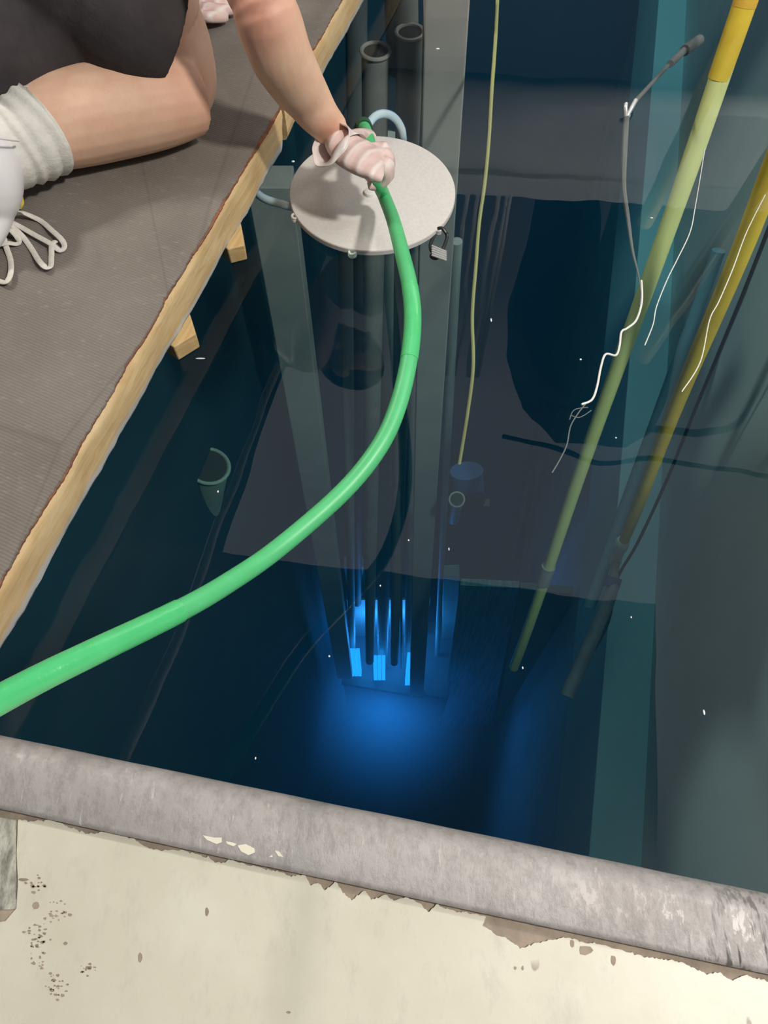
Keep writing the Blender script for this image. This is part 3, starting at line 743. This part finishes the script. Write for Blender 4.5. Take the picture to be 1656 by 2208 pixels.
for k in range(5):
    o_ = Vector((P(934, 531 + 5.5 * k, .008)) - P(934, 531, .008))
    mb.tube([P(931, 530 + 5 * k, .010), P(963, 543 + 4.6 * k, .010)], .0019, 8)
build('coil', mb, STEEL, hk)['label'] = 'silver coil'
build('knob', MB().ball(P(938, 552, .004), (.010, .008, .006)), BLACK, hk)

tube = MB().tube([P(789, 283, .07), P(796, 266, .075), P(809, 251, .075), P(826, 245, .07), P(845, 250, .055), P(860, 266, .035), P(868, 290, .012), P(862, 320, -.015), P(800, 400, -.035), P(700, 440, -.03), P(640, 446, -.004), P(600, 438, .004), P(570, 428, .002), P(548, 412, -.004), P(520, 395, -.02)], .0079, 14, n=8)
tag(build('clear_tube', tube, mat_translucent_tube()), 'pale blue clear tube looping from the green hose under the white lid', 'tube')

hz = thing('garden_hose', 'green rubber hose curving from the gloved hand to the lower left', 'hose', tuple(ZC(0, 1508, .63)))
HR = .0117
hp_px = [(785, 276, None), (794, 300, None), (804, 345, None), (816, 393, None), (829, 425, 1.36), (848, 475, 1.28), (868, 550, 1.165), (884, 620, 1.10), (890, 690, 1.06), (882, 775, 1.03), (858, 875, 1.005), (818, 963, .985), (740, 1060, .965), (600, 1182, .92), (490, 1258, .86), (385, 1318, .80), (200, 1407, .71), (60, 1476, .66), (-130, 1581, .595), (-420, 1760, .53)]
zs = [.090, .100, .112, .118]
hp = [P(x, y, zs[i]) if d is None else ZC(x, y, d) for i, (x, y, d) in enumerate(hp_px)]
build('hose_body', MB().tube(hp, HR, 20, n=6), HOSE, hz)
full = catmull(hp, 6)
build('overlay', MB().tube(full[15 * 6:], HR * 1.09, 24), HOSE_GLOSS, hz)['label'] = 'glossy green sleeve added for the sheen at the near end'  # overlay added where the hose only shows a sheen
build('overlay', MB().tube(full[7 * 6:9 * 6 + 1], HR * 1.05, 24), HOSE_GLOSS, hz)['label'] = 'glossy green sleeve added for the sheen at the bend'  # second overlay, also put in for sheen
build('hose_clamp', MB().tube([P(783, 270, .080), P(786, 278, .083)], HR * 1.35, 20).tube([P(779, 277, .078), P(766, 276, .074)], .006, 10).tube([P(776, 268, .08), P(792, 272, .08)], .005, 10), DKGREEN, hz)['label'] = 'dark green clamp at the far end'

# ------------------------------------------------------------------ the kneeling person
per = thing('person', 'person kneeling on the mat in dark shorts and white gloves, gripping the green hose', 'person', tuple(P(300, 250, .12)))
O = rootloc(per)
W = P(727, 296, .150)
arm = [(P(727, 296, .150), .0235, .029), (P(706, 270, .170), .026, .031), (P(685, 246, .195), .0285, .0345), (P(662, 212, .225), .033, .039), (P(639, 179, .258), .0385, .0435), (P(606, 120, .31), .045, .0475), (P(585, 62, .352), .047, .0485), (P(566, 8, .385), .046, .047), (Vector((-.20, 1.20, .43)), .046, .048), (Vector((-.235, 1.30, .51)), .052, .056), (Vector((-.27, 1.37, .57)), .060, .065)]
body = MB()
sv = Vector((.8, -.6, 0))
body.tube([P(752, 312, .148)] + [a[0] for a in arm], [(.026, .018)] + [(a[1], a[2]) for a in arm], 20, n=4, side=(-.5, .55, .65))
# left arm: shoulder, elbow, hand on the mat
body.tube([Vector((-.30, 1.66, .57)), Vector((-.40, 1.78, .40)), Vector((-.41, 1.70, .26)), P(385, -20, .16)], [.06, .045, .04, .027], 16, n=4)
# right leg: knee, shin, ankle
body.tube([P(415, 208, .187), P(335, 222, .200), P(200, 243, .203), P(100, 268, .205), P(30, 298, .205), P(-40, 325, .20)], [(.060, .064), (.072, .070), (.078, .076), (.072, .070), (.055, .052), (.045, .045)], 22, n=5)
kn = P(408, 196, .192); hip = Vector((-.63, 1.34, .42))
body.tube([P(396, 250, .168), P(402, 203, .182), P(394, 142, .214), P(354, 56, .262), P(280, -20, .32), hip], [(.030, .032), (.046, .048), (.054, .056), (.066, .068), (.082, .085), (.10, .10)], 24, n=6)
# left leg, the far one
body.tube([Vector((-.24, 1.86, .19)), Vector((-.42, 1.74, .32)), Vector((-.60, 1.58, .43))], [.062, .078, .10], 16, n=4)
body.tube([Vector((-.25, 1.86, .18)), Vector((-.45, 1.84, .19)), Vector((-.66, 1.82, .18)), Vector((-.74, 1.82, .19))], [.055, .06, .045, .04], 16, n=4)
# torso, neck, head
body.tube([Vector((-.68, 1.46, .44)), Vector((-.58, 1.49, .52)), Vector((-.44, 1.52, .60)), Vector((-.30, 1.52, .64)), Vector((-.22, 1.52, .68))], [(.15, .11), (.14, .10), (.165, .105), (.165, .09), (.07, .06)], 22, n=4, side=(0, 1, 0))
body.tube([Vector((-.27, 1.52, .66)), Vector((-.20, 1.515, .73)), Vector((-.15, 1.51, .78))], [.06, .054, .05], 16, n=3)
hx = Vector((.55, -.1, -.83)).normalized(); hyv = Vector((.1, .99, 0)).normalized(); hzv = hx.cross(hyv).normalized()
hc = Vector((-.11, 1.505, .83))
body.ball(hc, (.098, .075, .112), (hx, hyv, hzv), 20, 14)
body.ball(hc + hx * .09 - hzv * .015, (.018, .012, .022), (hx, hyv, hzv)); body.ball(hc + hx * .055 - hzv * .07, (.035, .045, .045), (hx, hyv, hzv))
for sg in (-1, 1):
    body.ball(hc + hyv * .076 * sg - hzv * .01, (.02, .008, .03), (hx, hyv, hzv))
SKIN = mat_skin([(tuple(P(575, 70, .42) - O), .075, .75), (tuple(P(535, 20, .40) - O), .09, .6), (tuple(P(726, 300, .18) - O), .045, .55), (tuple(P(440, 215, .22) - O), .10, .28)])
fuse('body', body, SKIN, per, .004, 3)
mb = MB().ball(hc - hx * .022 + hzv * .022, (.092, .086, .108), (hx, hyv, hzv), 20, 14)
hair = build('hair', mb, HAIR, per)
for sg in (-1, 1):
    build('eye', MB().ball(hc + hx * .086 + hyv * .03 * sg + hzv * .012, .012, nu=12, nv=8), M('eye_white', (.7, .7, .68), .3), per)
build('mouth', MB().ball(hc + hx * .092 - hzv * .055, (.006, .022, .007), (hx, hyv, hzv)), M('lip', (.42, .16, .13), .5), per)
# shirt and shorts
mb = MB().tube([Vector((-.70, 1.46, .47)), Vector((-.58, 1.49, .53)), Vector((-.44, 1.52, .60)), Vector((-.30, 1.52, .645)), Vector((-.235, 1.52, .675))], [(.165, .125), (.155, .12), (.178, .12), (.175, .105), (.085, .075)], 22, n=4, side=(0, 1, 0))
mb.tube([Vector((-.29, 1.42, .60)), Vector((-.245, 1.33, .53)), Vector((-.225, 1.275, .495))], [.08, .074, .07], 18, n=3)
mb.tube([Vector((-.31, 1.62, .60)), Vector((-.36, 1.73, .48))], [.08, .07], 18)
fuse('shirt', mb, SHIRT, per, .007, 6)
mb = MB()
mb.tube([P(356, 66, .276), P(290, 30, .305), P(200, -40, .335), hip, Vector((-.72, 1.40, .43))], [(.095, .098), (.108, .110), (.125, .125), (.14, .14), (.13, .13)], 26, n=5)
mb.tube([P(200, 40, .29), P(60, 78, .29), P(-80, 110, .30)], [(.085, .085), (.105, .090), (.115, .10)], 22, n=4)
mb.tube([Vector((-.45, 1.73, .34)), Vector((-.62, 1.57, .43)), Vector((-.72, 1.45, .44))], [.105, .125, .14], 18, n=3)
mb.ball(Vector((-.70, 1.44, .45)), (.15, .19, .13))
fuse('shorts', mb, SHORTS, per, .006, 6)
# sock with gathered rings
def sockwob(f, th):
    return 1 + .030 * math.sin(f * 2 * PI * 6.5 + .5 * math.sin(th * 2)) * (1 if f < .8 else .3) + .008 * math.sin(th * 24) * (.3 + .7 * min(1, f * 4))
sp0, sp1, sp2, sp3 = P(82, 278, .207), P(52, 300, .207), P(20, 318, .207), P(-30, 345, .207)
build('sock', MB().tube([P(86, 276, .207), sp0, sp1, sp2, sp3], [(.066, .068), (.075, .074), (.069, .068), (.062, .063), (.058, .058)], 64, n=10, wob=sockwob), SOCK, per)
# shoe: heel up, toe on the mat
shoe = MB().tube([P(-105, 235, .27), P(-68, 290, .245), P(-36, 345, .225), P(-26, 395, .20), P(-34, 440, .172), P(-60, 510, .155), P(-95, 580, .145)], [(.03, .03), (.052, .046), (.062, .052), (.062, .050), (.056, .042), (.050, .030), (.026, .020)], 28, n=5, side=(-.4, .9, .1))
sh = fuse('shoe', shoe, SHOE, per, .004, 4)
build('sole', MB().tube([P(-70, 400, .17), P(-35, 440, .150), P(8, 440, .155), P(40, 414, .170), P(47, 408, .172)], [.012, .011, .0065, .0055, .004], 12, n=5), SOLE, sh)
build('heel_seam', MB().tube([P(-40, 296, .3), P(-5, 298, .288), P(22, 302, .272), P(40, 304, .255)], .0016, 6, n=4), SOLE, sh)
build('pull_tab', MB().tube([P(38, 447, .13), P(43, 437, .136), P(41, 424, .142)], [(.007, .003)] * 3, 10, n=3), YTAB, sh)['label'] = 'small yellow tab'
def lace(px, z0=.126, zmid=.128):
    pts = []
    for i, (x, y) in enumerate(px):
        lift = .03 * max(0, 1 - math.hypot(x - 8, y - 458) / 60)
        pts.append(P(x, y, z0 + .004 * math.sin(i * 1.7) + lift))
    return MB().tube(pts, [(.0018, .0046)] * len(pts), 10, n=6, side=(0, 0, 1))
for pl in ([(8, 455), (28, 455), (50, 459), (87, 476), (112, 497), (133, 517), (139, 532), (129, 540), (110, 526), (79, 509), (42, 488), (12, 470)],
           [(12, 470), (21, 482), (48, 509), (69, 538), (83, 561), (98, 576), (109, 574), (111, 551), (112, 528), (120, 520)],
           [(4, 478), (27, 499), (41, 518), (36, 526), (17, 524), (2, 527)], [(-8, 485), (5, 505), (14, 534), (23, 562), (23, 590), (14, 607), (0, 607), (-18, 596)]):
    build('lace', lace(pl), LACE, sh)
# right glove: palm over the hose, four fingers curled under it, thumb on the far side
ha = (hp[0] - hp[3]).normalized()
g = MB()
g.tube([P(735, 304, .156), P(752, 322, .156), P(778, 340, .156), P(804, 356, .153), P(822, 366, .146)], [(.033, .022), (.040, .021), (.046, .020), (.046, .018), (.041, .013)], 22, n=4, side=ha)
for (x, y, rr, ln) in ((826, 364, .0098, .78), (832, 352, .0108, .88), (832, 336, .0112, 1.0), (825, 320, .0108, .95)):
    B = P(x, y, .145); out = Vector((1, .12, 0)).normalized()
    g.tube([B - out * .024, B, B + out * .005 + Vector((0, 0, -.014)), B + out * .003 + Vector((0, 0, -.030 * ln)), B - out * .010 + Vector((0, 0, -.042 * ln)), B - out * .026 * ln + Vector((0, 0, -.041 * ln)), B - out * .034 * ln + Vector((0, 0, -.032))],
           [rr * .9, rr * 1.1, rr * 1.05, rr, rr * .9, rr * .82, rr * .7], 14, n=3)
    g.ball(B, rr * 1.12)
g.tube([P(757, 300, .148), P(770, 293, .128), P(785, 291, .110), P(798, 293, .096), P(805, 300, .086)], [.014, .0125, .0115, .0105, .008], 14, n=3)
gv = fuse('glove', g, GLOVE, per, .0028, 5)
gv['label'] = 'right white glove gripping the hose'
ax = (arm[2][0] - arm[0][0]).normalized(); cs_ = (Vector((.35, .75, .2)) - ax * Vector((.35, .75, .2)).dot(ax)).normalized()
def cuffwob(f, th): return 1 + (.05 * math.sin(th * 3 + 1) + .03 * math.sin(th * 7)) * f
cm = MB(); rings = []
for f in [i / 10 for i in range(11)]:
    c = P(757, 320, .156).lerp(P(712, 309, .170), f)
    t0 = (P(727, 296, .150) - P(778, 330, .149)).normalized(); t = t0.lerp(ax, f).normalized()
    s0 = (ha - t * ha.dot(t)).normalized(); b0_ = t.cross(s0)
    rx, ry = .0375 + (.050 - .0375) * f, .0235 + (.037 - .0235) * f
    rings.append((c, s0, b0_, rx, ry, f))
for inner in (0, 1):
    for (c, s0, b0_, rx, ry, f) in (rings if not inner else reversed(rings)):
        for k in range(40):
            th = 2 * PI * k / 40; w_ = cuffwob(f, th) * (1 - .02 * inner)
            cm.v.append(c + s0 * math.cos(th) * rx * w_ + b0_ * math.sin(th) * ry * w_)
for i in range(21):
    for k in range(40): cm.f.append((i * 40 + k, i * 40 + (k + 1) % 40, (i + 1) * 40 + (k + 1) % 40, (i + 1) * 40 + k))
build('cuff', cm, CUFF, gv, angle=80)['label'] = 'loose white glove cuff'
build('cuff_bead', MB().tube([rings[-1][0] + rings[-1][1] * math.cos(2 * PI * k / 40) * rings[-1][3] * cuffwob(1, 2 * PI * k / 40) + rings[-1][2] * math.sin(2 * PI * k / 40) * rings[-1][4] * cuffwob(1, 2 * PI * k / 40) for k in range(40)], .0016, 8, closed=True), CUFF, gv)
# left glove resting on the mat
g = MB()
g.tube([P(375, -40, .17), P(395, -12, .155), P(420, 8, .150)], [(.030, .026), (.040, .026), (.040, .020)], 18, n=3, side=(.1, .9, -.3))
for (x, y, ln) in ((418, 34, 70), (424, 18, 82), (424, 0, 86), (420, -16, 76)):
    g.tube([P(x - 15, y - 3, .147), P(x + ln * .35, y + 1, .150), P(x + ln * .75, y + 3, .142), P(x + ln, y + 4, .133)], [.0115, .0112, .0105, .0085], 12, n=3)
g.tube([P(398, 15, .15), P(408, 36, .140), P(432, 44, .133)], [.013, .012, .009], 12, n=3)
fuse('glove', g, GLOVE, per, .003, 4)['label'] = 'left white glove resting on the mat'

# ------------------------------------------------------------------ structure over the pool, seen mirrored in the water
def V_(px, py, z): return P(px, py, -z)              # mirror image of a point at height z
def up(v): return Vector((v.x, v.y, -v.z))
YB = 2.7
def B_(px, py):                                        # point over the plane Y = YB whose mirror image falls there
    return up(Q(px, py, YB))
c0, c1 = B_(640, 265), B_(1800, 290)
c0 = Vector((-1.6, c0.y + .2, c0.z)); c1 = Vector((2.2, c0.y - .42, c0.z - .03))
struct(build('trim_3', MB().tube([c0, c1], .165, 28), GIRDER), 'round grey girder over the far water')
z0_, z1_ = B_(1000, 345).z, B_(1000, 388).z
mb = MB().hexa([Vector((.28, 2.62, z0_)), Vector((2.3, 2.45, z0_)), Vector((2.3, 2.7, z0_)), Vector((.28, 2.8, z0_))], [Vector((.28, 2.62, z1_)), Vector((2.3, 2.45, z1_)), Vector((2.3, 2.7, z1_)), Vector((.28, 2.8, z1_))])
struct(build('trim_4', mb, GIRDER, smooth=False))
mb = MB()
for x in (1012, 1036, 1076, 1096, 1106):
    a = B_(x, 385); mb.tube([a, Vector((a.x, a.y, a.z + 1.3))], .010, 8)
struct(build('trim_5', mb, WHITELINE), 'thin bright conduits over the pool')
# added unseen block, shaped to darken part of the reflection
def dark_block(px, z, th):
    poly = [up(P(x, y, -z)) for x, y in px]
    return MB().slab([(p.x, p.y) for p in poly], z, z + th)
struct(build('trim_6', dark_block([(1160, 405), (1285, 405), (1290, 520), (1300, 500), (1325, 405), (1430, 405), (1470, 450), (1470, 640), (1480, 700), (1440, 860), (1380, 890), (1230, 880), (1150, 800), (1110, 680), (1120, 560)], 1.9, .3), DARKOVERHEAD, smooth=False))
e0, e1 = up(P(600, 1205, -2.6)), up(P(1300, 1290, -2.6))
ed = (e1 - e0).normalized(); en = Vector((ed.y, -ed.x, 0))
mb = MB(); q = [e0 - ed * .9, e1 + ed * .25, e1 + ed * .25 + en * 3.2, e0 - ed * .9 + en * 3.2]
mb.slab([(p.x, p.y) for p in q], 2.6, 2.7)  # added unseen slab that darkens the reflection towards the rim
struct(build('overhead_slab', mb, M('dim_slab', (.22, .21, .20), .8), smooth=False))
struct(build('trim_7', MB().tube([up(P(640, 700, -1.5)), up(P(520, 1000, -1.35)), up(P(420, 1270, -1.2)), up(P(270, 1640, -1.0))], .013, 10), GIRDER))
struct(build('trim_8', MB().tube([up(P(x, y, -1.9)) for x, y in ((1160, 868), (1280, 900), (1400, 925), (1520, 930), (1590, 908), (1640, 840))], .016, 8, n=5).tube([up(P(x, y, -1.9)) for x, y in ((1090, 940), (1200, 965), (1290, 1000), (1400, 988), (1500, 1000), (1700, 1030))], .011, 8, n=5), DARKOVERHEAD))

m0, m1 = up(P(660, 640, -2.7)), up(P(440, 1260, -2.7))
md = (m0 - m1).normalized(); mn = Vector((-md.y, md.x, 0))
q = [m1 - md * 2.2, m0 + md * 2.2, m0 + md * 2.2 + mn * 3.0, m1 - md * 2.2 + mn * 3.0]  # unseen slab put in to darken the left part of the reflection
struct(build('overhead_slab', MB().slab([(p.x, p.y) for p in q], 2.72, 2.8), DARKOVERHEAD, smooth=False), 'added dark slab over the platform that darkens the reflection')
